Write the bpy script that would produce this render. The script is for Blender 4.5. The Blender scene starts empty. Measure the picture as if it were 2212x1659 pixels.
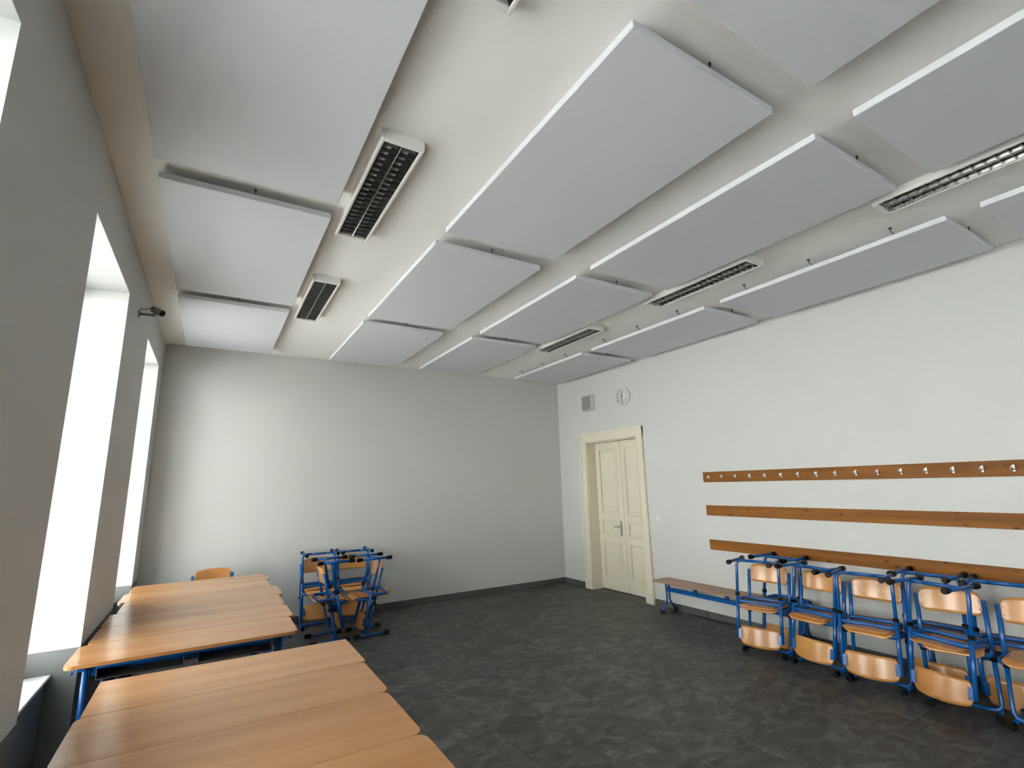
import bpy, math, random
from mathutils import Vector, Matrix
random.seed(7)
SC = bpy.context.scene
COL = SC.collection
PI = math.pi

# ------------------------------------------------------------------ camera
W, D, H = 6.59, 7.961, 3.8265          # room width, far wall distance, ceiling height
YB = -6.2                             # wall behind the camera
F_PX = 1063.99
YAW, PITCH, ROLL = map(math.radians, (31.2537, 11.5299, -1.4006))
CAM = Vector((0.6814, 0.0, 1.8265))
fw = Vector((math.sin(YAW) * math.cos(PITCH), math.cos(YAW) * math.cos(PITCH), math.sin(PITCH)))
rt = Vector((math.cos(YAW), -math.sin(YAW), 0))
up = rt.cross(fw)
r2 = rt * math.cos(ROLL) + up * math.sin(ROLL)
u2 = -rt * math.sin(ROLL) + up * math.cos(ROLL)
cd = bpy.data.cameras.new('camera')
cd.sensor_fit = 'HORIZONTAL'; cd.sensor_width = 36.0
cd.lens = 36.0 * F_PX / 2212.0
cd.clip_start = 0.02
cam = bpy.data.objects.new('camera', cd); COL.objects.link(cam)
cam.matrix_world = Matrix(((r2.x, u2.x, -fw.x, CAM.x), (r2.y, u2.y, -fw.y, CAM.y), (r2.z, u2.z, -fw.z, CAM.z), (0, 0, 0, 1)))
SC.camera = cam

# ------------------------------------------------------------------ sky, portals, exposure
wd = bpy.data.worlds.new('overcast_sky'); SC.world = wd; wd.use_nodes = True
bg = wd.node_tree.nodes['Background']
bg.inputs['Color'].default_value = (0.91, 0.96, 1.0, 1)
bg.inputs['Strength'].default_value = 7.0
# sun behind the building: it never enters the windows, but lights the unseen house added opposite
sd = bpy.data.lights.new('sun', 'SUN'); sd.energy = 112.0; sd.angle = math.radians(3); sd.color = (1.0, 0.985, 0.965)
sun = bpy.data.objects.new('sun', sd); COL.objects.link(sun)
sun.rotation_euler = (0, math.radians(52), math.radians(8)); sun.location = (20, 0, 25)
SC.view_settings.view_transform = 'Standard'
SC.view_settings.look = 'None'
SC.view_settings.gamma = 1.0
SC.view_settings.use_curve_mapping = False
SC.view_settings.exposure = 0.22
SC.cycles.diffuse_bounces = 8
SC.cycles.max_bounces = 14
SC.cycles.caustics_reflective = False
SC.cycles.caustics_refractive = False
SC.cycles.sample_clamp_indirect = 80.0

WINS = [(-4.83, -3.45), (-2.08, -0.70), (0.66, 2.038), (3.40, 4.764), (6.148, 7.463)]   # openings in the window wall; first one unseen, added to light the far wall
ZT, ZD, ZSILL, TW = 3.405, 0.79, 0.64, 0.41
for (a, b) in WINS:
    ld = bpy.data.lights.new('window_portal', 'AREA'); ld.shape = 'RECTANGLE'
    ld.size = ZT - ZSILL; ld.size_y = b - a; ld.cycles.is_portal = True
    lo = bpy.data.objects.new('window_portal', ld); COL.objects.link(lo)
    lo.location = (-TW - 0.03, (a + b) / 2, (ZT + ZSILL) / 2)
    lo.rotation_euler = (0, -PI / 2, 0)      # local -Z looks into the room (+X)

# ------------------------------------------------------------------ materials
def srgb(r, g, b):
    f = lambda c: (c / 255 / 12.92) if c / 255 <= 0.04045 else ((c / 255 + 0.055) / 1.055) ** 2.4
    return (f(r), f(g), f(b), 1)
def new_mat(name):
    m = bpy.data.materials.new(name); m.use_nodes = True
    nt = m.node_tree; b = nt.nodes['Principled BSDF']
    return m, nt, b
def plain(name, col, rough=0.5, metal=0.0, spec=0.5, noise=0.0, nscale=20.0, bump=0.0, bscale=200.0):
    m, nt, b = new_mat(name)
    b.inputs['Roughness'].default_value = rough
    b.inputs['Metallic'].default_value = metal
    b.inputs['Specular IOR Level'].default_value = spec
    b.inputs['Base Color'].default_value = col
    tc = nt.nodes.new('ShaderNodeTexCoord')
    if noise > 0:
        n = nt.nodes.new('ShaderNodeTexNoise'); n.inputs['Scale'].default_value = nscale; n.inputs['Detail'].default_value = 5
        nt.links.new(tc.outputs['Object'], n.inputs['Vector'])
        mx = nt.nodes.new('ShaderNodeMixRGB'); mx.blend_type = 'MIX'
        mx.inputs[1].default_value = tuple(c * (1 - noise) for c in col[:3]) + (1,)
        mx.inputs[2].default_value = tuple(min(1, c * (1 + noise)) for c in col[:3]) + (1,)
        nt.links.new(n.outputs['Fac'], mx.inputs[0]); nt.links.new(mx.outputs[0], b.inputs['Base Color'])
    if bump > 0:
        n = nt.nodes.new('ShaderNodeTexNoise'); n.inputs['Scale'].default_value = bscale; n.inputs['Detail'].default_value = 3
        nt.links.new(tc.outputs['Object'], n.inputs['Vector'])
        bp = nt.nodes.new('ShaderNodeBump'); bp.inputs['Strength'].default_value = bump; bp.inputs['Distance'].default_value = 0.002
        nt.links.new(n.outputs['Fac'], bp.inputs['Height']); nt.links.new(bp.outputs[0], b.inputs['Normal'])
    return m
def wood(name, c1, c2, scale=(1.2, 26, 26), rough=0.4, spec=0.5, knots=0.0, coat=0.0, big=0.5):
    """long grain along local X, varied per object"""
    m, nt, b = new_mat(name); L = nt.links.new; N = nt.nodes.new
    tc = N('ShaderNodeTexCoord'); oi = N('ShaderNodeObjectInfo')
    ad = N('ShaderNodeVectorMath'); ad.operation = 'ADD'
    ml = N('ShaderNodeMath'); ml.operation = 'MULTIPLY'; ml.inputs[1].default_value = 37.0
    L(oi.outputs['Random'], ml.inputs[0]); L(tc.outputs['Object'], ad.inputs[0]); L(ml.outputs[0], ad.inputs[1])
    mp = N('ShaderNodeMapping'); mp.inputs['Scale'].default_value = scale; L(ad.outputs[0], mp.inputs['Vector'])
    n1 = N('ShaderNodeTexNoise'); n1.inputs['Scale'].default_value = 1.0; n1.inputs['Detail'].default_value = 6; n1.inputs['Roughness'].default_value = 0.6
    L(mp.outputs[0], n1.inputs['Vector'])
    mp2 = N('ShaderNodeMapping'); mp2.inputs['Scale'].default_value = tuple(s * 0.22 for s in scale); L(ad.outputs[0], mp2.inputs['Vector'])
    n2 = N('ShaderNodeTexNoise'); n2.inputs['Scale'].default_value = 1.0; n2.inputs['Detail'].default_value = 3; n2.inputs['Distortion'].default_value = 0.6
    L(mp2.outputs[0], n2.inputs['Vector'])
    mxf = N('ShaderNodeMixRGB'); mxf.inputs[0].default_value = big; L(n1.outputs['Fac'], mxf.inputs[1]); L(n2.outputs['Fac'], mxf.inputs[2])
    cr = N('ShaderNodeValToRGB'); cr.color_ramp.elements[0].position = 0.36; cr.color_ramp.elements[1].position = 0.64
    cr.color_ramp.elements[0].color = c1; cr.color_ramp.elements[1].color = c2
    L(mxf.outputs[0], cr.inputs[0])
    out = cr.outputs[0]
    if knots > 0:
        vo = N('ShaderNodeTexVoronoi'); vo.inputs['Scale'].default_value = 1.0
        mp3 = N('ShaderNodeMapping'); mp3.inputs['Scale'].default_value = (5.5, 11.0, 11.0); L(ad.outputs[0], mp3.inputs['Vector']); L(mp3.outputs[0], vo.inputs['Vector'])
        kr = N('ShaderNodeValToRGB'); kr.color_ramp.elements[0].position = 0.07; kr.color_ramp.elements[1].position = 0.16
        kr.color_ramp.elements[0].color = (1, 1, 1, 1); kr.color_ramp.elements[1].color = (0, 0, 0, 1)
        L(vo.outputs['Distance'], kr.inputs[0])
        km = N('ShaderNodeMath'); km.operation = 'MULTIPLY'; km.inputs[1].default_value = knots; L(kr.outputs[0], km.inputs[0])
        mk = N('ShaderNodeMixRGB'); L(km.outputs[0], mk.inputs[0]); L(out, mk.inputs[1])
        mk.inputs[2].default_value = tuple(c * 0.25 for c in c1[:3]) + (1,)
        out = mk.outputs[0]
    L(out, b.inputs['Base Color'])
    b.inputs['Roughness'].default_value = rough
    b.inputs['Specular IOR Level'].default_value = spec
    b.inputs['Coat Weight'].default_value = coat; b.inputs['Coat Roughness'].default_value = 0.15
    return m
def slate():
    m, nt, b = new_mat('slate_tile'); L = nt.links.new; N = nt.nodes.new
    tc = N('ShaderNodeTexCoord'); oi = N('ShaderNodeObjectInfo')
    ml = N('ShaderNodeMath'); ml.operation = 'MULTIPLY'; ml.inputs[1].default_value = 61.0; L(oi.outputs['Random'], ml.inputs[0])
    ad = N('ShaderNodeVectorMath'); ad.operation = 'ADD'; L(tc.outputs['Object'], ad.inputs[0]); L(ml.outputs[0], ad.inputs[1])
    mp = N('ShaderNodeMapping'); mp.inputs['Scale'].default_value = (4.2, 6.2, 5.0); mp.inputs['Rotation'].default_value = (0, 0, 0.5); L(ad.outputs[0], mp.inputs['Vector'])
    n1 = N('ShaderNodeTexNoise'); n1.inputs['Scale'].default_value = 1.0; n1.inputs['Detail'].default_value = 8; n1.inputs['Roughness'].default_value = 0.62; n1.inputs['Distortion'].default_value = 1.3
    L(mp.outputs[0], n1.inputs['Vector'])
    cr = N('ShaderNodeValToRGB'); e = cr.color_ramp.elements
    e[0].position = 0.36; e[0].color = (0.026, 0.0255, 0.0235, 1); e[1].position = 0.66; e[1].color = (0.120, 0.118, 0.109, 1)
    k = cr.color_ramp.elements.new(0.5); k.color = (0.056, 0.055, 0.051, 1)
    L(n1.outputs['Fac'], cr.inputs[0])
    # slight tone difference from tile to tile
    hv = N('ShaderNodeHueSaturation'); mr = N('ShaderNodeMapRange'); mr.inputs['To Min'].default_value = 0.82; mr.inputs['To Max'].default_value = 1.15
    L(oi.outputs['Random'], mr.inputs['Value']); L(mr.outputs[0], hv.inputs['Value']); L(cr.outputs[0], hv.inputs['Color'])
    L(hv.outputs[0], b.inputs['Base Color'])
    b.inputs['Roughness'].default_value = 0.5; b.inputs['Specular IOR Level'].default_value = 0.45
    bp = N('ShaderNodeBump'); bp.inputs['Strength'].default_value = 0.35; bp.inputs['Distance'].default_value = 0.003
    L(n1.outputs['Fac'], bp.inputs['Height']); L(bp.outputs[0], b.inputs['Normal'])
    return m
M = {}
M['wall'] = plain('white_wall_paint', (0.54, 0.545, 0.53, 1), 0.85, spec=0.25, noise=0.012, nscale=3, bump=0.15, bscale=90)
M['dado'] = plain('grey_dado_paint', (0.17, 0.175, 0.168, 1), 0.6, spec=0.3, noise=0.03, nscale=4)
M['ceiling'] = plain('ceiling_paint', (0.85, 0.845, 0.81, 1), 0.9, spec=0.2, noise=0.012, nscale=3)
M['panel'] = plain('acoustic_fleece', (0.64, 0.655, 0.68, 1), 0.95, spec=0.1, noise=0.03, nscale=260, bump=0.25, bscale=420)
M['slate'] = slate()
M['grout'] = plain('pale_grout', (0.135, 0.13, 0.118, 1), 0.8, noise=0.1, nscale=9)
M['skirt'] = plain('skirting_tile', (0.085, 0.084, 0.079, 1), 0.5, noise=0.15, nscale=6)
M['desk'] = wood('beech_laminate', srgb(160, 110, 64), srgb(186, 136, 88), (1.0, 16, 16), 0.23, 0.6, big=0.6)
M['ply'] = wood('varnished_plywood', srgb(172, 114, 56), srgb(200, 144, 80), (14, 3.0, 1.6), 0.26, 0.55, big=0.5, coat=0.3)
M['benchwood'] = wood('bench_laminate', srgb(146, 110, 88), srgb(166, 130, 106), (14, 1.2, 14), 0.4, 0.5)
M['pine'] = wood('stained_pine', srgb(108, 63, 10), srgb(144, 90, 26), (1.0, 15, 15), 0.55, 0.25, knots=0.9, big=0.5)
M['blue'] = plain('blue_powder_coat', srgb(10, 82, 150), 0.25, spec=0.55, noise=0.05, nscale=8)
M['black'] = plain('black_plastic', (0.004, 0.004, 0.0045, 1), 0.55, spec=0.25, noise=0.1, nscale=30)
M['porcelain'] = plain('white_hook_enamel', (0.88, 0.88, 0.87, 1), 0.25, noise=0.02, nscale=10)
M['white_pl'] = plain('white_plastic', (0.62, 0.62, 0.615, 1), 0.4, noise=0.02, nscale=10)
M['lampwhite'] = plain('lamp_housing_white', (0.74, 0.73, 0.70, 1), 0.45, noise=0.02, nscale=10)
M['lampdark'] = plain('lamp_inner_metal', (0.17, 0.17, 0.16, 1), 0.22, metal=0.85, noise=0.05, nscale=20)
M['alu'] = plain('polished_aluminium', (0.55, 0.55, 0.53, 1), 0.16, metal=1.0, noise=0.03, nscale=20)
M['tube'] = plain('lamp_tube_glass', (0.75, 0.76, 0.76, 1), 0.2, noise=0.01, nscale=10)
M['steel'] = plain('brushed_steel', (0.32, 0.31, 0.30, 1), 0.3, metal=1.0, noise=0.06, nscale=40)
M['darkmetal'] = plain('dark_metal', (0.06, 0.058, 0.05, 1), 0.5, metal=0.4, noise=0.1, nscale=30)
M['door'] = plain('cream_door_paint', srgb(212, 205, 186), 0.42, spec=0.45, noise=0.02, nscale=5)
M['grille'] = plain('grey_speaker_cloth', (0.23, 0.225, 0.215, 1), 0.9, noise=0.25, nscale=400)
M['camgrey'] = plain('grey_camera_metal', (0.20, 0.195, 0.185, 1), 0.45, metal=0.3, noise=0.05, nscale=20)
M['marble'] = plain('pale_stone_sill', (0.74, 0.75, 0.72, 1), 0.3, noise=0.08, nscale=5)
M['winframe'] = plain('white_window_frame', (0.80, 0.80, 0.79, 1), 0.4, noise=0.02, nscale=8)
M['ink'] = plain('clock_black', (0.01, 0.01, 0.01, 1), 0.6, noise=0.05, nscale=30)
M['rooftile'] = plain('added_house_roof', (0.12, 0.115, 0.11, 1), 0.8, noise=0.2, nscale=2.0)
M['render'] = plain('added_house_render', (0.47, 0.475, 0.465, 1), 0.9, noise=0.1, nscale=0.8)
M['ground'] = plain('outdoor_paving', (0.42, 0.42, 0.42, 1), 0.9, noise=0.15, nscale=0.6)
def pane_mat():
    m, nt, b = new_mat('window_glass'); N = nt.nodes.new; L = nt.links.new
    out = [n for n in nt.nodes if n.type == 'OUTPUT_MATERIAL'][0]
    tr = N('ShaderNodeBsdfTransparent'); tr.inputs[0].default_value = (0.95, 0.965, 0.96, 1)
    gl = N('ShaderNodeBsdfGlossy'); gl.inputs['Roughness'].default_value = 0.02
    lw = N('ShaderNodeLayerWeight'); lw.inputs['Blend'].default_value = 0.5
    pw = N('ShaderNodeMath'); pw.operation = 'POWER'; pw.inputs[1].default_value = 5.0; L(lw.outputs['Facing'], pw.inputs[0])
    fr = N('ShaderNodeMath'); fr.operation = 'MULTIPLY_ADD'; fr.inputs[1].default_value = 0.7; fr.inputs[2].default_value = 0.03; L(pw.outputs[0], fr.inputs[0])
    mx = N('ShaderNodeMixShader'); L(fr.outputs[0], mx.inputs[0]); L(tr.outputs[0], mx.inputs[1]); L(gl.outputs[0], mx.inputs[2]); L(mx.outputs[0], out.inputs['Surface'])
    return m
M['glass'] = pane_mat()

# ------------------------------------------------------------------ mesh helpers
class MB:
    def __init__(s): s.v = []; s.f = []; s.sm = []; s.mi = []
    def add(s, vs, fs, smooth=False, mi=0):
        o = len(s.v); s.v += [tuple(p) for p in vs]
        for f in fs: s.f.append([i + o for i in f]); s.sm.append(smooth); s.mi.append(mi)
    def box(s, a, b, mi=0, rot=None, at=None):
        x0, y0, z0 = a; x1, y1, z1 = b
        vs = [Vector(p) for p in ((x0,y0,z0),(x1,y0,z0),(x1,y1,z0),(x0,y1,z0),(x0,y0,z1),(x1,y0,z1),(x1,y1,z1),(x0,y1,z1))]
        if rot is not None: vs = [rot @ p + Vector(at or (0,0,0)) for p in vs]
        s.add(vs, [(0,3,2,1),(4,5,6,7),(0,1,5,4),(1,2,6,5),(2,3,7,6),(3,0,4,7)], False, mi); return s
    def bbox(s, a, b, e=0.003, mi=0):
        """box with chamfered edges"""
        x0, y0, z0 = a; x1, y1, z1 = b
        vs = []; idx = {}
        for ix, X in enumerate((x0, x1)):
            for iy, Y in enumerate((y0, y1)):
                for iz, Z in enumerate((z0, z1)):
                    sx, sy, sz = (1 if ix == 0 else -1), (1 if iy == 0 else -1), (1 if iz == 0 else -1)
                    idx[ix,iy,iz,'x'] = len(vs); vs.append((X, Y + sy*e, Z + sz*e))
                    idx[ix,iy,iz,'y'] = len(vs); vs.append((X + sx*e, Y, Z + sz*e))
                    idx[ix,iy,iz,'z'] = len(vs); vs.append((X + sx*e, Y + sy*e, Z))
        fs = []
        for i in (0,1):
            q = [(i,0,0),(i,1,0),(i,1,1),(i,0,1)]; f = [idx[a_+('x',)] for a_ in q]; fs.append(f if i else f[::-1])
            q = [(0,i,0),(0,i,1),(1,i,1),(1,i,0)]; f = [idx[a_+('y',)] for a_ in q]; fs.append(f if i else f[::-1])
            q = [(0,0,i),(1,0,i),(1,1,i),(0,1,i)]; f = [idx[a_+('z',)] for a_ in q]; fs.append(f if i else f[::-1])
        for i in (0,1):
            for j in (0,1):
                f = [idx[0,i,j,'y'], idx[1,i,j,'y'], idx[1,i,j,'z'], idx[0,i,j,'z']]; fs.append(f)
                f = [idx[i,0,j,'x'], idx[i,1,j,'x'], idx[i,1,j,'z'], idx[i,0,j,'z']]; fs.append(f)
                f = [idx[i,j,0,'x'], idx[i,j,1,'x'], idx[i,j,1,'y'], idx[i,j,0,'y']]; fs.append(f)
                for k in (0,1): fs.append([idx[i,j,k,'x'], idx[i,j,k,'y'], idx[i,j,k,'z']])
        c = Vector(((x0+x1)/2, (y0+y1)/2, (z0+z1)/2)); out = []
        for f in fs:
            p = [Vector(vs[i]) for i in f]; n = (p[1]-p[0]).cross(p[2]-p[0]); m = sum(p, Vector())/len(p) - c
            out.append(f if n.dot(m) > 0 else f[::-1])
        s.add(vs, out, False, mi); return s
    def prism(s, poly, z0, z1, mi=0, ax=2):
        """extrude a 2D polygon; ax is the extrusion axis"""
        n = len(poly)
        def P(p, z): return (p[0], p[1], z) if ax == 2 else ((z, p[0], p[1]) if ax == 0 else (p[1], z, p[0]))
        vs = [P(p, z0) for p in poly] + [P(p, z1) for p in poly]
        ar = sum(poly[i][0]*poly[(i+1)%n][1] - poly[(i+1)%n][0]*poly[i][1] for i in range(n))
        fs = [list(range(n))[::-1], list(range(n, 2*n))] + [(i, (i+1)%n, n+(i+1)%n, n+i) for i in range(n)]
        if ar * (z1 - z0) < 0: fs = [list(f)[::-1] for f in fs]
        s.add(vs, fs, False, mi); return s
    def tube(s, path, r, seg=10, closed=False, caps=True, mi=0, sy=1.0):
        path = [Vector(p) for p in path]; n = len(path)
        rr = r if isinstance(r, (list, tuple)) else [r]*n
        vs = []; prev = None
        for i, p in enumerate(path):
            if closed: t = path[(i+1)%n] - path[i-1]
            else: t = path[min(i+1, n-1)] - path[max(i-1, 0)]
            t.normalize()
            if prev is None:
                a = Vector((0,0,1)) if abs(t.z) < 0.9 else Vector((1,0,0)); u = t.cross(a).normalized()
            else:
                u = (prev - t * prev.dot(t)).normalized()
            prev = u; w = t.cross(u)
            for k in range(seg):
                an = 2*PI*k/seg; vs.append(p + (u*math.cos(an) + w*math.sin(an)*sy) * rr[i])
        fs = []
        for i in range(n if closed else n-1):
            j = (i+1) % n
            for k in range(seg):
                l = (k+1) % seg; fs.append((i*seg+k, i*seg+l, j*seg+l, j*seg+k))
        s.add(vs, fs, True, mi)
        if caps and not closed:
            o = len(s.v) - n*seg
            s.f.append([o+k for k in range(seg)][::-1]); s.sm.append(False); s.mi.append(mi)
            s.f.append([o+(n-1)*seg+k for k in range(seg)]); s.sm.append(False); s.mi.append(mi)
        return s
    def lathe(s, prof, axis='z', seg=24, at=(0,0,0), mi=0, smooth=True):
        """prof: list of (radius, height)"""
        vs = []; n = len(prof)
        for (r, h) in prof:
            for k in range(seg):
                a = 2*PI*k/seg; x, y = r*math.cos(a), r*math.sin(a)
                p = (x, y, h) if axis == 'z' else ((h, x, y) if axis == 'x' else (y, h, x))
                vs.append((p[0]+at[0], p[1]+at[1], p[2]+at[2]))
        fs = []
        for i in range(n-1):
            for k in range(seg):
                l = (k+1) % seg; fs.append((i*seg+k, i*seg+l, (i+1)*seg+l, (i+1)*seg+k))
        fs.append(list(range(seg))[::-1]); fs.append([(n-1)*seg+k for k in range(seg)])
        s.add(vs, fs, smooth, mi); return s
    def sheet(s, fn, nu, nv, th, mi=0):
        """solid bent sheet: fn(u,v)->point, u,v in 0..1, thickened along its normal"""
        P = [[Vector(fn(i/nu, j/nv)) for j in range(nv+1)] for i in range(nu+1)]
        Nn = [[None]*(nv+1) for _ in range(nu+1)]
        for i in range(nu+1):
            for j in range(nv+1):
                a = P[min(i+1,nu)][j] - P[max(i-1,0)][j]; b = P[i][min(j+1,nv)] - P[i][max(j-1,0)]
                c = a.cross(b); Nn[i][j] = c.normalized() if c.length > 1e-9 else Vector((0,0,1))
        vs = []; st = nv+1
        for sg in (0.5, -0.5):
            for i in range(nu+1):
                for j in range(nv+1): vs.append(P[i][j] + Nn[i][j]*th*sg)
        o = (nu+1)*st; fs = []
        for i in range(nu):
            for j in range(nv):
                a = i*st+j; fs.append((a, a+st, a+st+1, a+1)); fs.append((o+a, o+a+1, o+a+st+1, o+a+st))
        s.add(vs, fs, True, mi)
        b0 = len(s.v) - len(vs); rim = []
        for i in range(nu): rim += [((i)*st, (i+1)*st, 0), ((i+1)*st+nv, (i)*st+nv, 0)]
        for j in range(nv): rim += [(j+1, j, 0), (nu*st+j, nu*st+j+1, 0)]
        for a, b, _ in rim:
            s.f.append([b0+b, b0+a, b0+o+a, b0+o+b]); s.sm.append(False); s.mi.append(mi)
        return s
    def mesh(s, name, mats):
        me = bpy.data.meshes.new(name); me.from_pydata(s.v, [], s.f)
        for m in (mats if isinstance(mats, (list, tuple)) else [mats]): me.materials.append(m)
        me.polygons.foreach_set('use_smooth', s.sm); me.polygons.foreach_set('material_index', s.mi); me.update()
        return me
    def build(s, name, mats, parent=None, loc=None):
        return put(name, s.mesh(name, mats), parent, loc)
def put(name, me, parent=None, loc=None, rot=None):
    o = bpy.data.objects.new(name, me); COL.objects.link(o)
    if parent is not None: o.parent = parent
    if loc is not None: o.location = loc
    if rot is not None: o.rotation_euler = rot
    return o
def tag(o, label, cat, group=None):
    o['label'] = label; o['category'] = cat
    if group: o['group'] = group
    return o
def thing(name, label, cat, loc=(0,0,0), rot=(0,0,0), group=None):
    o = bpy.data.objects.new(name, None); COL.objects.link(o); o.empty_display_size = 0.1
    o.location = loc; o.rotation_euler = rot
    return tag(o, label, cat, group)
def struct(o, label=None):
    o['kind'] = 'structure'
    if label: o['label'] = label
    return o
def sempty(name, label, loc=(0,0,0)):
    o = bpy.data.objects.new(name, None); COL.objects.link(o); o.location = loc
    return struct(o, label)
def dup(root, loc, rot, label, group=None, scale=None):
    r = root.copy(); COL.objects.link(r); r.location = loc; r.rotation_euler = rot
    if scale: r.scale = scale
    r['label'] = label
    if group: r['group'] = group
    for ch in list(root.children):
        c = ch.copy(); COL.objects.link(c); c.parent = r
        for g in list(ch.children):
            d = g.copy(); COL.objects.link(d); d.parent = c
    return r
def fillet(pts, rad, n=5):
    """round the inner corners of an open polyline"""
    pts = [Vector(p) for p in pts]; out = [pts[0]]
    for i in range(1, len(pts)-1):
        p = pts[i]; a = (pts[i-1]-p); b = (pts[i+1]-p)
        ang = a.angle(b); d = min(rad/math.tan(ang/2), a.length*0.49, b.length*0.49)
        p0 = p + a.normalized()*d; p1 = p + b.normalized()*d
        for k in range(n+1):
            t = k/n; out.append((1-t)**2*p0 + 2*(1-t)*t*p + t*t*p1)
    out.append(pts[-1]); return out
def rrect(x0, y0, x1, y1, r, n=5):
    rs = r if isinstance(r, (list, tuple)) else [r]*4
    out = []
    for (cx, cy, a0), q in zip(((x0, y0, PI), (x1, y0, 1.5*PI), (x1, y1, 0), (x0, y1, 0.5*PI)), rs):
        sx = 1 if cx == x0 else -1; sy = 1 if cy == y0 else -1
        for k in range(n+1):
            a = a0 + k/n*PI/2; out.append((cx + sx*q + q*math.cos(a), cy + sy*q + q*math.sin(a)))
    return out

# ------------------------------------------------------------------ room shell
# outdoors, below the windows
g = MB().box((-60, -50, -1.5), (-TW-0.1, 60, -1.4)).build('ground_outside', M['ground']); struct(g, 'grey paving outdoors below the windows')
yb_ = MB().box((-23.0, -45, -1.4), (-15.0, 55, 8.2))  # unseen house, added to bounce sunlight in and hide the low sky
yb_.add([(-23.4, -45, 8.2), (-14.6, -45, 8.2), (-19.0, -45, 11.0), (-23.4, 55, 8.2), (-14.6, 55, 8.2), (-19.0, 55, 11.0)], [(0, 1, 2), (5, 4, 3), (0, 3, 4, 1), (1, 4, 5, 2), (2, 5, 3, 0)], mi=1)
struct(yb_.build('added_building', [M['render'], M['rooftile']]), 'unseen pale building with a grey roof, added to light the room')
# floor: slab with recessed pale joints, tiles on top
P_T, X_T, Y_T, J = 0.4725, 3.63, 2.515, 0.006
fl = MB().box((-0.155, YB, -0.15), (W, D, -0.0012)).build('floor', M['grout']); struct(fl, 'dark grey slate tile floor with pale joints')
tile_meshes = {}
def tile_mesh(w, l):
    k = (round(w, 4), round(l, 4))
    if k not in tile_meshes:
        tile_meshes[k] = MB().bbox((-w/2, -l/2, -0.012), (w/2, l/2, 0.0), 0.0012).mesh('tile', M['slate'])
    return tile_meshes[k]
xs = [X_T + P_T*i for i in range(-8, 8)]; ys = [Y_T + P_T*i for i in range(-19, 13)]
rest = MB()
for i in range(len(xs)):
    xa, xb = max(xs[i], 0.0), min(xs[i]+P_T, W)
    if xb - xa < 0.02: continue
    for y in ys:
        ya, yb = max(y, YB), min(y+P_T, D)
        if yb - ya < 0.02: continue
        if yb > 1.0:
            put('tile', tile_mesh(xb-xa-J, yb-ya-J), fl, ((xa+xb)/2, (ya+yb)/2, 0.0))
        else:
            rest.bbox((xa+J/2, ya+J/2, -0.012), (xb-J/2, yb-J/2, 0.0), 0.0012)
for (a, b) in WINS:                    # strips in the niches under the sills
    put('tile', tile_mesh(0.156, b-a-J), fl, (-0.081, (a+b)/2, 0.0))
ro = rest.build('tile', M['slate'], fl); ro['kind'] = 'stuff'
# ceiling
struct(MB().box((-TW, YB-0.3, H), (W+0.4, D+0.3, H+0.2)).build('ceiling', M['ceiling']), 'off-white plastered ceiling above the panels')
# far wall and the wall behind the camera
struct(MB().box((-TW, D, -0.15), (W+0.4, D+0.3, H)).build('wall_back', M['wall']), 'plain white far wall')
struct(MB().box((-TW, YB-0.3, -0.15), (W+0.4, YB, H)).build('wall_front', M['wall']), 'white wall behind the viewer')
# window wall: piers, lintels, recessed parapets; grey dado below ZD
wl = MB(); edges = [YB] + [e for w_ in WINS for e in w_] + [D]
for k in range(0, len(edges), 2):
    wl.box((-TW, edges[k], ZD), (0, edges[k+1], H)); wl.box((-TW, edges[k], -1.45), (0, edges[k+1], ZD), 1)
for (a, b) in WINS:
    wl.box((-TW, a, ZT), (0, b, H)); wl.box((-TW, a, -1.45), (-0.16, b, ZSILL-0.025), 1)
struct(wl.build('wall_left', [M['wall'], M['dado']]), 'window wall with deep white reveals over a grey dado')
# coat-hook wall with the door opening
DY0, DY1, DZ = 5.86, 7.13, 2.545
wr = MB().box((W, YB, -0.15), (W+0.4, DY0, H)).box((W, DY1, -0.15), (W+0.4, D, H)).box((W, DY0, DZ), (W+0.4, DY1, H)).box((W+0.26, DY0, -0.15), (W+0.4, DY1, DZ))
struct(wr.build('wall_right', M['wall']), 'white wall with the door and the coat hooks')
struct(MB().box((W+0.0, DY0, -0.15), (W+0.26, DY1, -0.002)).build('trim_1', M['skirt']), 'dark threshold under the double door')
# windows: frame, two casements with transoms, panes; stone sill
for n_, (a, b) in enumerate(WINS):
    wn = sempty('window_%d' % (n_+1), 'tall white casement window in its reveal', (-TW+0.05, (a+b)/2, ZSILL))
    hw, hh = (b-a)/2, ZT-ZSILL
    fr = MB()
    fr.box((-0.05, -hw, 0), (0.01, -hw+0.04, hh)).box((-0.05, hw-0.04, 0), (0.01, hw, hh)).box((-0.05, -hw+0.04, 0), (0.01, hw-0.04, 0.05)).box((-0.05, -hw+0.04, hh-0.04), (0.01, hw-0.04, hh))
    fr.build('frame', M['winframe'], wn)
    for sgn in (-1, 1):
        for (z0, z1) in ((0.05, hh-0.04),):
            ya, yb = (0.002, hw-0.04) if sgn > 0 else (-hw+0.04, -0.002)
            t_ = 0.04
            sh = MB().box((-0.04, ya, z0), (0.005, ya+t_, z1)).box((-0.04, yb-t_, z0), (0.005, yb, z1)).box((-0.04, ya+t_, z0), (0.005, yb-t_, z0+t_)).box((-0.04, ya+t_, z1-t_), (0.005, yb-t_, z1)).build('casement', M['winframe'], wn)
            MB().box((-0.018, ya+t_, z0+t_), (-0.012, yb-t_, z1-t_)).build('pane', M['glass'], sh)
    MB().bbox((-TW+0.02-(-TW+0.05), -hw+0.002, -0.024), (-0.137+TW-0.05, hw-0.002, 0.0), 0.004).build('sill', M['marble'], wn)
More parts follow.
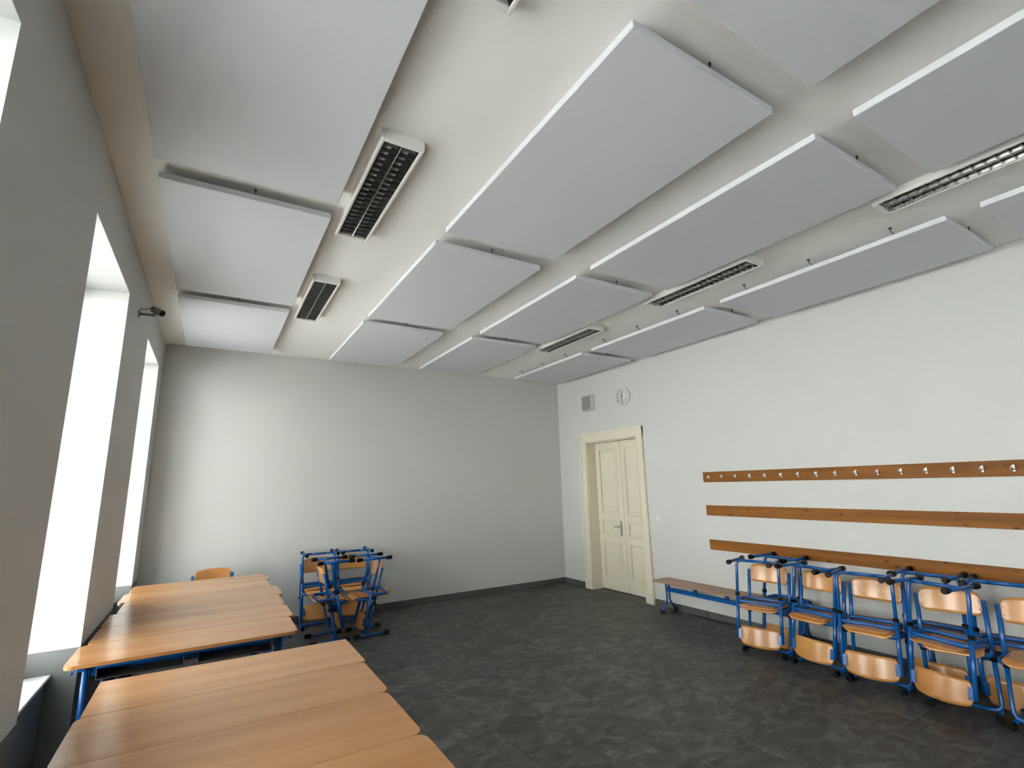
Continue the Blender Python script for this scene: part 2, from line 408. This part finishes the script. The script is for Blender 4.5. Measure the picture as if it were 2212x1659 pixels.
# skirting tiles
def skirting(name, pieces, label):
    b0 = sempty(name, label)
    for (p0, p1) in pieces: MB().bbox(p0, p1, 0.0015).build('tile', M['skirt'], b0)
pc = []; x = 0.02
while x < W-0.012:
    pc.append(((x, D-0.011, 0.001), (min(x+0.4685, W-0.012), D, 0.088))); x += 0.4725
skirting('baseboard_back', pc, 'dark grey tile skirting along the far wall')
pc = []
for (ya, yb) in ((YB+0.01, 5.71), (7.306, D-0.012)):
    y = yb
    while y > ya:
        pc.append(((W-0.011, max(y-0.4685, ya), 0.001), (W, y, 0.088))); y -= 0.4725
skirting('baseboard_right', pc, 'dark grey tile skirting along the coat-hook wall')

# ------------------------------------------------------------------ door
dr = sempty('door_1', 'cream double panelled door in a moulded frame', (W, 6.495, 0))
hwD = (DY1-DY0)/2
# architrave: stepped profile, mitred look from stacked boxes
def arch_side(y0, y1):
    m = MB(); s_ = 1 if y1 > 0 else -1
    a, b = min(y0, y1), max(y0, y1)
    m.bbox((-0.028, a, 0), (0, b, DZ+0.165), 0.003)
    yo = b-0.035 if s_ > 0 else a
    m.bbox((-0.045, yo, 0), (-0.026, yo+0.035, DZ+0.165), 0.005)
    yi = a if s_ > 0 else b-0.022
    m.bbox((-0.036, yi+0.004, 0), (-0.026, yi+0.018, DZ+0.02), 0.003)
    m.bbox((-0.05, a-0.004, 0), (0, b+0.004, 0.16), 0.004)
    return m
arch_side(hwD, hwD+0.175).build('architrave', M['door'], dr); arch_side(-hwD-0.15, -hwD).build('architrave', M['door'], dr)
m = MB().bbox((-0.0282, -hwD-0.15, DZ), (0, hwD+0.175, DZ+0.166), 0.003).bbox((-0.046, -hwD-0.151, DZ+0.131), (-0.026, hwD+0.176, DZ+0.168), 0.005).bbox((-0.036, -hwD+0.003, DZ+0.004), (-0.026, hwD-0.003, DZ+0.018), 0.003)
m.build('architrave', M['door'], dr)
dl = 0.185
m = MB().box((-0.001, hwD-0.012, 0), (dl+0.05, hwD-0.0005, DZ)).box((-0.001, -hwD+0.0005, 0), (dl+0.05, -hwD+0.012, DZ)).box((-0.001, -hwD+0.012, DZ-0.012), (dl+0.05, hwD-0.012, DZ-0.0005))
m.build('jamb', M['door'], dr)
def ring(m, y0, y1, z0, z1, w_, x0, x1, e=0.004):
    m.bbox((x0, y0, z0), (x1, y0+w_, z1), e); m.bbox((x0, y1-w_, z0), (x1, y1, z1), e)
    m.bbox((x0, y0+w_*0.6, z0), (x1, y1-w_*0.6, z0+w_), e); m.bbox((x0, y0+w_*0.6, z1-w_), (x1, y1-w_*0.6, z1), e)
def leaf(ya, yb):
    lf = MB()
    pans = [(0.235, 0.80), (0.92, 1.165), (1.265, 2.41)]
    st = 0.095
    # stiles and rails around the sunk fields
    lf.bbox((dl, ya, 0.012), (dl+0.042, ya+st, DZ-0.014), 0.002); lf.bbox((dl, yb-st, 0.012), (dl+0.042, yb, DZ-0.014), 0.002)
    zz = [0.012] + [z for p in pans for z in p] + [DZ-0.014]
    for k in range(0, len(zz), 2): lf.box((dl+0.0005, ya+st, zz[k]), (dl+0.042, yb-st, zz[k+1]))
    o = lf.build('door_leaf', M['door'], dr)
    for (z0, z1) in pans:
        mm = MB(); ring(mm, ya+st-0.012, yb-st+0.012, z0-0.012, z1+0.012, 0.034, dl-0.016, dl+0.02, 0.007)
        mm.build('moulding', M['door'], o)
        pp = MB().box((dl+0.016, ya+st, z0), (dl+0.034, yb-st, z1)); pp.bbox((dl+0.004, ya+st+0.05, z0+0.05), (dl+0.018, yb-st-0.05, z1-0.05), 0.008)
        pp.build('panel', M['door'], o)
    return o
lf1 = leaf(-0.022, hwD-0.014); leaf(-hwD+0.014, -0.026)
MB().bbox((dl-0.014, -0.042, 0.02), (dl+0.002, -0.002, DZ-0.02), 0.004).build('astragal', M['door'], dr)
hd = MB().bbox((dl-0.012, 0.022, 0.93), (dl+0.001, 0.06, 1.17), 0.004)
hd.tube(fillet([(dl-0.008, 0.041, 1.075), (dl-0.055, 0.041, 1.075), (dl-0.055, 0.165, 1.072)], 0.015), 0.0095, 10)
hd.lathe([(0.012, -0.014), (0.012, -0.004)], 'x', 12, (dl, 0.041, 0.99))
hd.build('door_handle', M['steel'], lf1)['label'] = 'dark metal lever handle on a long plate'

# ------------------------------------------------------------------ ceiling panels
ZP, TP, WP = 3.7384, 0.043, 1.0239
PX = [0.2487, 2.0747, 3.5104, 5.3638]
PY = [(-0.98, 1.0226), (1.2222, 3.2282), (3.4334, 5.4317), (5.6607, 7.6152)]
pm = {}
cname = ['in the row beside the windows', 'in the second row from the windows', 'in the third row from the windows', 'in the row along the coat-hook wall']
rname = ['nearest the viewer and cut by the frame', 'large and second nearest the viewer', 'between two others, second from the far wall', 'last before the far wall']
for ci, px in enumerate(PX):
    for ri, (ya, yb) in enumerate(PY):
        if ci == 0 and ri == 0: continue
        lab = 'white acoustic ceiling panel %s, %s' % (cname[ci], rname[ri])
        if ci == 0 and ri == 1: lab = 'white acoustic ceiling panel in the row beside the windows, nearest the viewer'
        t = thing('ceiling_panel', lab, 'ceiling panel', (px+WP/2, (ya+yb)/2, ZP), group='suspended acoustic ceiling panels')
        k = round(yb-ya, 3)
        if k not in pm: pm[k] = MB().bbox((-WP/2, -(yb-ya)/2, 0), (WP/2, (yb-ya)/2, TP), 0.004).mesh('panel', M['panel'])
        put('panel', pm[k], t)
        # hanger wires with ceiling clips
        if 'hang' not in pm:
            pm['hang'] = MB().tube([(0, 0, TP-0.01), (0, 0, H-ZP)], 0.0022, 6).lathe([(0.006, H-ZP-0.016), (0.006, H-ZP)], 'z', 8).mesh('hanger', M['darkmetal'])
            h_ = H-ZP
            pm['clip'] = MB().tube([(-0.052, 0, h_), (-0.052, 0, h_-0.03), (0.02, 0, TP-0.004)], 0.0035, 6).bbox((-0.062, -0.010, h_-0.012), (-0.042, 0.010, h_), 0.002).mesh('hanger', M['darkmetal'])
        L_ = yb-ya
        for fy in (-0.33, 0.0, 0.33):
            if ci == 3: put('hanger', pm['clip'], t, (-WP/2, fy*L_, 0))
            else: put('hanger', pm['hang'], t, (-WP/2+0.08, fy*L_, 0))
            put('hanger', pm['hang'], t, (WP/2-0.08, fy*L_, 0))
        for sy in (-1, 1): put('hanger', pm['hang'], t, (0.02, sy*(L_/2-0.012), 0))

# ------------------------------------------------------------------ ceiling lamps
def lamp(label):
    t = thing('ceiling_lamp', label, 'ceiling lamp', group='louvred fluorescent ceiling lamps')
    w_, l_, h_ = 0.127, 0.635, 0.062       # half width, half length, depth; origin on the ceiling
    zb = -h_
    m = MB(); fw_ = 0.022
    m.bbox((-w_, -l_, zb), (-w_+fw_, l_, 0), 0.004); m.bbox((w_-fw_, -l_, zb), (w_, l_, 0), 0.004)
    m.bbox((-w_+fw_, -l_, zb), (w_-fw_, -l_+0.035, 0), 0.003); m.bbox((-w_+fw_, l_-0.035, zb), (w_-fw_, l_, 0), 0.003)
    m.box((-w_+fw_, -l_+0.03, -0.006), (w_-fw_, l_-0.03, 0))
    m.build('housing', M['lampwhite'], t)
    ix, iy = w_-fw_, l_-0.035
    lv = MB()
    for c in (-ix/2, ix/2):      # parabolic side reflectors of each channel
        hw_ = ix/2-0.003
        prof = [(hw_, zb+0.004), (hw_*0.93, zb+0.020), (hw_*0.78, zb+0.036), (hw_*0.40, zb+0.053)]
        for sg in (-1, 1):
            vs = []; fs = []
            for (dx, z) in prof: vs += [(c+sg*dx, -iy, z), (c+sg*dx, iy, z)]
            for q in range(len(prof)-1): fs.append((2*q, 2*q+1, 2*q+3, 2*q+2) if sg > 0 else (2*q, 2*q+2, 2*q+3, 2*q+1))
            lv.add(vs, fs, True)
    lo = lv.build('reflector', M['lampdark'], t)
    MB().bbox((-0.0035, -iy, zb+0.001), (0.0035, iy, zb+0.03), 0.001).build('divider', M['alu'], t)
    hw_ = ix/2-0.004
    # V-shaped cross blades
    bl = MB(); zt_ = zb+0.026
    vs = [(-hw_, -0.0012, zb+0.004), (hw_, -0.0012, zb+0.004), (hw_*0.8, -0.008, zt_), (-hw_*0.8, -0.008, zt_), (-hw_, 0.0012, zb+0.004), (hw_, 0.0012, zb+0.004), (hw_*0.8, 0.008, zt_), (-hw_*0.8, 0.008, zt_)]
    bl.add(vs, [(0,1,2,3), (5,4,7,6), (1,0,4,5), (3,2,6,7), (0,3,7,4), (1,5,6,2)])
    bm_ = bl.mesh('blade', M['lampdark'])
    for c in (-ix/2, ix/2):
        for k in range(20): put('blade', bm_, lo, (c, -iy + (k+0.5)*2*iy/20, 0))
        MB().tube([(c, -iy, -0.024), (c, iy, -0.024)], 0.012, 10).build('lamp_tube', M['tube'], t)
    return t
lamps = [((1.478, 3.08), 'white louvred ceiling lamp in the window-side gap, nearer and fully in view'),
         ((1.478, 5.31), 'white louvred ceiling lamp in the window-side gap, farther from the viewer'),
         ((1.478, 0.83), 'louvred ceiling lamp cut by the top edge of the picture'),
         ((4.80, 3.06), 'white louvred ceiling lamp toward the coat-hook wall, middle of its line'),
         ((4.80, 5.27), 'white louvred ceiling lamp toward the coat-hook wall, nearest the far wall'),
         ((4.80, 0.80), 'louvred ceiling lamp cut by the right edge of the picture')]
l0 = lamp(lamps[0][1]); l0.location = (lamps[0][0][0], lamps[0][0][1], H)
for (xy, lab) in lamps[1:]: dup(l0, (xy[0], xy[1], H), (0,0,0), lab)

# ------------------------------------------------------------------ things on the coat-hook wall
def board(name, label, cat, z0, z1, y0=0.45, y1=4.625):
    t = thing(name, label, cat, (W-0.002, (y0+y1)/2, z0))
    me = MB().bbox((-(y1-y0)/2, 0, 0), ((y1-y0)/2, 0.019, z1-z0), 0.0025).mesh('board', M['pine'])
    put('board', me, t, rot=(0, 0, PI/2))      # grain along local X, laid along the wall
    return t
cr_ = board('coat_rack', 'long stained pine board with a line of white hooks, topmost of three', 'coat rack', 1.793, 1.931)
board('wall_rail', 'plain stained pine wall board, middle of the three', 'wall board', 1.349, 1.483)
board('wall_rail', 'plain stained pine wall board, lowest, just above the stacked chairs', 'wall board', 0.902, 1.031)
hk = MB().bbox((-0.0235, -0.009, 0.040), (-0.019, 0.009, 0.098), 0.0015)
hk.tube(fillet([(-0.02, 0, 0.060), (-0.060, 0, 0.054), (-0.066, 0, 0.078)], 0.018), 0.0055, 8)
hk.tube([(-0.02, 0, 0.070), (-0.040, 0, 0.072)], 0.006, 8)
hk.lathe([(0.004, -0.058), (0.012, -0.055), (0.0165, -0.047), (0.0165, -0.040), (0.010, -0.034)], 'x', 14, (0, 0, 0.072), mi=1)
hkm = hk.mesh('hook', [M['steel'], M['porcelain']])
yc = (0.45+4.625)/2
for k in range(20): put('hook', hkm, cr_, (0, 4.525-0.2047*k-yc, 0))
# clock
ck = thing('wall_clock', 'round white wall clock above the door', 'clock', (W, 6.088, 3.243))
MB().lathe([(0.158, 0.0), (0.163, -0.012), (0.163, -0.035), (0.155, -0.045), (0.146, -0.040)], 'x', 40).build('case', M['white_pl'], ck)
MB().lathe([(0.147, -0.0385), (0.147, -0.0405)], 'x', 40).build('dial', M['white_pl'], ck)
for hnum in range(1, 13):
    cu = bpy.data.curves.new('numeral', 'FONT'); cu.body = str(hnum); cu.size = 0.042; cu.align_x = 'CENTER'; cu.align_y = 'CENTER'; cu.extrude = 0.0006
    to = bpy.data.objects.new('numeral_tmp', cu); COL.objects.link(to)
    dg = bpy.context.evaluated_depsgraph_get(); me = bpy.data.meshes.new_from_object(to.evaluated_get(dg)); me.materials.clear(); me.materials.append(M['ink'])
    bpy.data.objects.remove(to)
    a = hnum*PI/6
    o = put('numeral', me, ck, (-0.0412, -0.117*math.sin(a), 0.117*math.cos(a)))
    o.rotation_euler = (PI/2, 0, -PI/2)
def hand(name, ang, L_, w_, x):
    m = MB().box((x-0.0012, -w_, -0.03), (x, w_, L_), rot=Matrix.Rotation(ang, 3, 'X'))
    return m.build(name, M['ink'], ck)
hand('hour_hand', math.radians(15), 0.085, 0.0055, -0.0425)      # about half past eleven
hand('minute_hand', math.radians(-188), 0.118, 0.004, -0.0438)
MB().lathe([(0.009, -0.0405), (0.009, -0.046)], 'x', 12).build('hub', M['ink'], ck)
# loudspeaker box
sp = thing('wall_speaker', 'small white loudspeaker with grey cloth front beside the clock', 'loudspeaker', (W, 6.965, 3.12))
MB().bbox((-0.095, -0.135, 0), (0, 0.135, 0.285), 0.008).build('case', M['white_pl'], sp)
MB().bbox((-0.101, -0.122, 0.014), (-0.093, 0.122, 0.271), 0.003).build('grille', M['grille'], sp)
# light switch, socket, nail
sw = thing('light_switch', 'square white light switch right of the door', 'switch', (W, 5.518, 1.225))
MB().bbox((-0.010, -0.041, 0), (0, 0.041, 0.082), 0.003).build('plate', M['white_pl'], sw)
MB().bbox((-0.015, -0.028, 0.013), (-0.009, 0.028, 0.069), 0.003).build('rocker', M['white_pl'], sw)
so = thing('wall_socket', 'double white wall socket left of the door, near the floor', 'socket', (W, 7.641, 0.36))
MB().bbox((-0.010, -0.041, 0), (0, 0.041, 0.155), 0.003).build('plate', M['white_pl'], so)
for z in (0.042, 0.113): MB().lathe([(0.026, -0.012), (0.026, -0.009), (0.020, -0.010)], 'x', 16, (0, 0, z)).build('outlet', M['white_pl'], so)
nl = MB().lathe([(0.006, -0.012), (0.006, 0.0)], 'x', 8).build('wall_nail', M['darkmetal'], None, (W, 6.50, 3.04)); tag(nl, 'tiny dark nail in the wall below the clock', 'nail')
# security camera on the window wall
sc_ = thing('security_camera', 'small grey bullet camera on a wall arm between the windows', 'camera', (0, 5.35, 3.42))
MB().lathe([(0.034, 0.0), (0.034, 0.008), (0.015, 0.014)], 'x', 18).build('wall_plate', M['camgrey'], sc_)
MB().tube([(0.008, 0, 0), (0.10, -0.01, 0.0)], 0.011, 10).lathe([(0.004, -0.014), (0.014, -0.008), (0.014, 0.008), (0.004, 0.014)], 'z', 12, (0.112, -0.012, 0.0)).tube([(0.114, -0.012, 0.004), (0.128, -0.014, 0.024)], 0.007, 8).build('bracket', M['camgrey'], sc_)
cdir = Vector((0.62, -0.62, -0.42)).normalized(); cc = Vector((0.135, 0.0, 0.045))
bd = MB(); A = cc - cdir*0.06; B = cc + cdir*0.065
bd.tube([A - cdir*0.004, A, A + cdir*0.004, B], [0.018, 0.026, 0.030, 0.030], 18); bd.build('body', M['camgrey'], sc_)
MB().tube([B - cdir*0.002, B + cdir*0.003], [0.025, 0.025], 18).build('lens', M['black'], sc_)
MB().tube(fillet([(0.005, 0.0, 0.05), (0.04, 0.01, 0.05), (0.075, 0.02, 0.075), tuple(A + cdir*0.01)], 0.03), 0.0035, 6).build('cable', M['darkmetal'], sc_)

# ------------------------------------------------------------------ chairs
LEAN, PYH, RYH, HS, JX = 0.22, 0.217, 0.204, 0.4815, 0.07
def make_chair(label):
    t = thing('school_chair', label, 'chair')
    px = lambda z: JX - LEAN*z
    for s in (-1, 1):
        # leg: lower tube bending into the cross bar
        leg = fillet([(px(0.42), s*PYH, 0.42), (px(0.036), s*PYH, 0.036), (px(0.036), s*0.10, 0.036)], 0.062, 6)
        MB().tube(leg, 0.0155, 10).build('leg', M['blue'], t)
        rn = MB().tube([(-0.19, s*RYH, 0.025), (0.19, s*RYH, 0.025)], 0.0155, 10).build('runner', M['blue'], t)
        for e in (-1, 1):
            c = MB()
            c.tube([(e*0.148, s*RYH, 0.0255), (e*0.172, s*RYH, 0.0255), (e*0.216, s*RYH, 0.0255), (e*0.225, s*RYH, 0.0245)], [0.018, 0.0245, 0.0255, 0.020], 10)
            c.build('foot_cap', M['black'], rn)
        MB().tube([(px(0.365), s*PYH, 0.365), (px(0.805), s*PYH, 0.805)], 0.0175, 10).build('back_post', M['blue'], t)
        MB().tube([(px(0.368), s*PYH, 0.368), (px(0.398), s*PYH, 0.398)], 0.0235, 10).bbox((px(0.383)-0.036, s*PYH-0.008, 0.372), (px(0.383)-0.012, s*PYH+0.008, 0.392), 0.003).build('clamp', M['black'], t)
        # bracket that carries the backrest
        MB().box((-0.003, min(0, -s*0.038), -0.045), (0.003, max(0, -s*0.038), 0.045), rot=Matrix.Rotation(-math.atan(LEAN), 3, 'Y'), at=(px(0.765)-0.0135, s*PYH, 0.765)).build('bracket', M['blue'], t)
    xb = px(0.036)
    MB().tube([(xb, -0.105, 0.036), (xb, 0.105, 0.036)], 0.0155, 10).build('crossbar', M['blue'], t)
    # seat frame: closed loop of tube with side plates
    zf_ = HS-0.031; lp = rrect(px(zf_), -PYH, px(zf_)+0.215, PYH, 0.055, 5)
    MB().tube([(x, y, zf_) for (x, y) in lp], 0.0125, 8, closed=True, sy=1.45).build('seat_frame', M['blue'], t)
    # bent plywood seat, waterfall front, rounded corners, shallow dish
    def seat(u, v):
        x = -0.145 + 0.39*u; e = 2*v - 1
        hw = 0.190 - 0.012*(1-u)
        cr = 0.05
        d = min(u, 1-u)*0.39
        if d < cr: hw -= cr - math.sqrt(max(0, cr*cr - (cr-d)**2))
        y = e*hw
        z = HS - 0.0055 - 0.011*(1-e*e)*math.sin(PI*min(1, u/0.85))
        if u > 0.8: z -= 0.034*((u-0.8)/0.2)**2
        return (x, y, z)
    MB().sheet(seat, 18, 12, 0.0105).build('seat', M['ply'], t)
    # curved backrest: ends wrap forward to the posts
    def back(u, v):
        e = 2*u - 1
        y = e*0.202
        top = 0.098 - 0.022*abs(e)**2.6; bot = -0.096 + 0.006*abs(e)**3
        zc = bot + (top-bot)*v
        cr = 0.035; dy = (1-abs(e))*0.202
        if dy < cr:
            sh = cr - math.sqrt(max(0, cr*cr - (cr-dy)**2))
            zc = (bot+sh) + (top-bot-2*sh)*v
        z = 0.775 + zc
        x = px(z) - 0.030*(1-e*e) + 0.006
        return (x, y, z)
    bk = MB().sheet(back, 22, 8, 0.0095).build('backrest', M['ply'], t)
    for s in (-1, 1):
        for dz in (-0.03, 0.03):
            z = 0.765+dz
            MB().lathe([(0.0055, 0.0), (0.0035, 0.0025)], 'x', 8, (px(z)+0.0085, s*0.186, z)).build('rivet', M['alu'], bk)
    return t
G1, G2 = 'chairs stacked along the coat-hook wall', 'chairs stacked in a cluster by the far wall'
CH = 'blue tubular school chair with plywood seat'
Z2 = 2*HS
dg_ = math.radians
ch0 = make_chair('upright blue school chair under the chair stack nearest the door'); ch0['group'] = G1
ch0.location = (6.03, 3.525, 0); ch0.rotation_euler = (0, 0, PI + dg_(8))
names = ['first', 'second', 'third', 'fourth']
# upright chairs facing the room
up_ = [(6.035, 2.975, -4), (6.03, 2.47, 3), (6.03, 1.905, 13), (6.01, 1.385, 4)]
uplab = ['upright blue school chair, bottom of the second stack from the bench end', 'upright blue school chair, bottom of the third stack from the bench end',
         'upright blue school chair, bottom of the fourth stack from the bench end', 'upright blue school chair with bare seat, cut by the right edge of the picture']
for (x, y, a), lb in zip(up_, uplab): dup(ch0, (x, y, 0), (0, 0, PI+dg_(a)), lb)
# upturned chairs, seat on seat, backrest toward the room
iv_ = [(5.865, 3.51, 15), (5.925, 2.955, -8), (5.895, 2.475, 10), (5.865, 1.93, -10)]
ivlab = ['upturned blue school chair on the stack nearest the door, backrest hanging toward the room', 'upturned blue school chair on the second stack from the bench end',
         'upturned blue school chair on the third stack from the bench end', 'upturned blue school chair on the fourth stack, largest in the picture']
for (x, y, a), lb in zip(iv_, ivlab): dup(ch0, (x, y, Z2+0.001), (0, PI, PI+dg_(a)), lb)
# upturned chairs behind, resting on the benches
ZB = 0.435
rv_ = [(6.32, 3.52, -5), (6.33, 2.13, 0), (6.31, 1.62, 6)]
rvlab = ['upturned blue school chair on the bench, behind the stack nearest the door', 'upturned blue school chair against the wall behind the fourth stack',
         'upturned blue school chair against the wall, near the right edge of the picture']
RS = (0.963-ZB)/HS
for (x, y, a), lb in zip(rv_, rvlab): dup(ch0, (x, y, 0.964), (0, PI, PI+dg_(a)), lb, scale=(1, 1, RS))
# cluster at the far wall
cl = [ # x, y, forward angle, inverted, label
 (2.075, 6.87, 0, 0, 'upright blue school chair, front left of the far-wall cluster, facing right'),
 (2.10, 6.83, 0, 1, 'upturned blue school chair on the front left stack of the far-wall cluster'),
 (2.575, 6.87, 180, 0, 'upright blue school chair, front right of the far-wall cluster, facing left'),
 (2.565, 6.80, 180, 1, 'upturned blue school chair on the front right stack of the far-wall cluster'),
 (2.085, 7.66, -90, 0, 'upright blue school chair, rear left of the far-wall cluster'),
 (2.095, 7.685, -90, 1, 'upturned blue school chair on the rear left stack, beside the desks'),
 (2.56, 7.62, -90, 0, 'upright blue school chair, rear right of the far-wall cluster'),
 (2.565, 7.655, -90, 1, 'upturned blue school chair on the rear right stack of the far-wall cluster'),
]
for (x, y, a, inv, lb) in cl:
    dup(ch0, (x, y, Z2+0.001 if inv else 0), (0, PI if inv else 0, dg_(a)), lb, G2)
dup(ch0, (0.82, 7.50, 0), (0, 0, dg_(-90+8)), 'single upright chair tucked behind the farthest desk, only its backrest showing', 'chairs at the desks')

# ------------------------------------------------------------------ benches
def make_bench(label, loc, L_):
    t = thing('bench', label, 'bench', loc)
    MB().prism(rrect(-0.16, -L_/2, 0.16, L_/2, [0.03, 0.03, 0.03, 0.03]), ZB-0.022, ZB).build('seat', M['benchwood'], t)
    for e in (-1, 1):
        y = e*(L_/2-0.13)
        for s in (-1, 1):
            pth = fillet([(s*0.028, y, ZB-0.022), (s*0.028, y, 0.16), (s*0.14, y, 0.022)], 0.10, 6)
            lg = MB().tube(pth, 0.0145, 10).build('leg', M['blue'], t)
            MB().bbox((min(s*0.105, s*0.16), y-0.021, 0.0), (max(s*0.105, s*0.16), y+0.021, 0.045), 0.009).build('foot_cap', M['black'], lg)
        MB().bbox((-0.13, y-0.018, ZB-0.03), (0.13, y+0.018, ZB-0.021), 0.002).build('seat_plate', M['blue'], t)
    MB().bbox((-0.016, -(L_/2-0.13), ZB-0.15), (0.016, L_/2-0.13, ZB-0.10), 0.003).build('beam', M['blue'], t)
    k = 0
    for y in (L_/2-0.61, L_/2-1.10, L_/2-1.59):
        MB().bbox((-0.016, y-0.022, ZB-0.101), (0.016, y+0.022, ZB-0.021), 0.003).build('spacer', M['blue'], t)
    return t
make_bench('long low bench with brown top and blue frame, right of the door', (6.41, 4.32, 0), 2.2)
make_bench('low blue-framed bench hidden behind the fourth chair stack', (6.41, 1.36, 0), 2.0)

# ------------------------------------------------------------------ desks
ZK, LK, DK, TK = 0.81, 1.32, 0.485, 0.022
def make_desk(label, group, corners):
    t = thing('school_desk', label, 'desk', group=group)
    MB().prism(rrect(-LK/2, -DK/2, LK/2, DK/2, corners), ZK-TK, ZK).build('tabletop', M['desk'], t)
    for s in (-1, 1):
        x = s*(LK/2-0.085)
        for q in (-1, 1):
            pth = fillet([(x, q*0.03, ZK-TK-0.02), (x, q*0.03, 0.24), (x, q*0.19, 0.03)], 0.12, 6)
            MB().tube(pth, 0.017, 10).build('leg', M['blue'], t)
        fr = MB().tube([(x, -0.19, 0.03), (x, 0.19, 0.03)], 0.015, 10).build('foot_rail', M['blue'], t)
        for q in (-1, 1): MB().bbox((x-0.022, min(q*0.165, q*0.235), 0), (x+0.022, max(q*0.165, q*0.235), 0.05), 0.009).build('foot_cap', M['black'], fr)
        MB().bbox((x-0.02, -0.20, ZK-TK-0.03), (x+0.02, 0.20, ZK-TK), 0.003).build('top_rail', M['blue'], t)
        hx = s*(LK/2-0.035)
        MB().tube(fillet([(hx, -0.10, ZK-TK), (hx, -0.10, ZK-TK-0.05), (hx, -0.16, ZK-TK-0.05), (hx, -0.16, ZK-TK-0.02)], 0.02), 0.004, 6).build('bag_hook', M['blue'], t)
    MB().bbox((-LK/2+0.10, -0.016, ZK-0.135), (LK/2-0.10, 0.016, ZK-0.085), 0.003).build('beam', M['blue'], t)
    MB().bbox((-LK/2+0.16, -0.21, ZK-TK-0.024), (LK/2-0.16, -0.185, ZK-TK), 0.003).build('front_rail', M['blue'], t)
    # book shelves under the top
    for s in (-1, 1):
        c = s*0.27
        sh = MB().bbox((c-0.23, -0.19, ZK-0.115), (c+0.23, 0.15, ZK-0.11), 0.001).bbox((c-0.23, 0.145, ZK-0.11), (c+0.23, 0.15, ZK-TK), 0.001)
        sh.bbox((c-0.23, -0.19, ZK-0.11), (c-0.225, 0.15, ZK-TK), 0.001).bbox((c+0.225, -0.19, ZK-0.11), (c+0.23, 0.15, ZK-TK), 0.001)
        sh.build('book_shelf', M['darkmetal'], t)
    return t
GA, GB = 'desks pushed together in the near block', 'desks pushed together in the far block'
dsk = [ # right end x, near y, far y, label, group
 (1.571, 3.239, 3.76, 'beech-topped desk of the near block, farthest of its four from the viewer', GA),
 (1.556, 2.722, 3.234, 'beech-topped desk of the near block, second from its far end', GA),
 (1.541, 2.207, 2.717, 'beech-topped desk of the near block, third from its far end', GA),
 (1.543, 1.70, 2.202, 'beech-topped desk nearest the viewer, cut by the bottom of the picture', GA),
 (1.328, 4.185, 4.685, 'beech-topped desk at the near edge of the far block, blue frame showing', GB),
 (1.362, 4.690, 5.191, 'beech-topped desk, second in the far block counting from the viewer', GB),
 (1.357, 5.196, 5.70, 'beech-topped desk, third in the far block counting from the viewer', GB),
 (1.396, 5.705, 6.214, 'beech-topped desk, fourth in the far block counting from the viewer', GB),
 (1.338, 6.219, 6.72, 'beech-topped desk, fifth in the far block counting from the viewer', GB),
 (1.364, 6.725, 7.20, 'beech-topped desk farthest from the viewer, with a chair behind it', GB)]
d0 = None
for i, (xr, ya, yb, lb, gp) in enumerate(dsk):
    loc = (xr-LK/2, (ya+yb)/2, 0); scl = (1, (yb-ya)/DK, 1)
    if i == 0:
        d0 = make_desk(lb, gp, [0.012, 0.012, 0.006, 0.006]); d0.location = loc; d0.scale = scl
    elif i == 1:
        d1 = make_desk(lb, gp, [0.045]*4); d1.location = loc; d1.scale = scl
    else:
        dup(d1, loc, (0,0,0), lb, gp, scl)
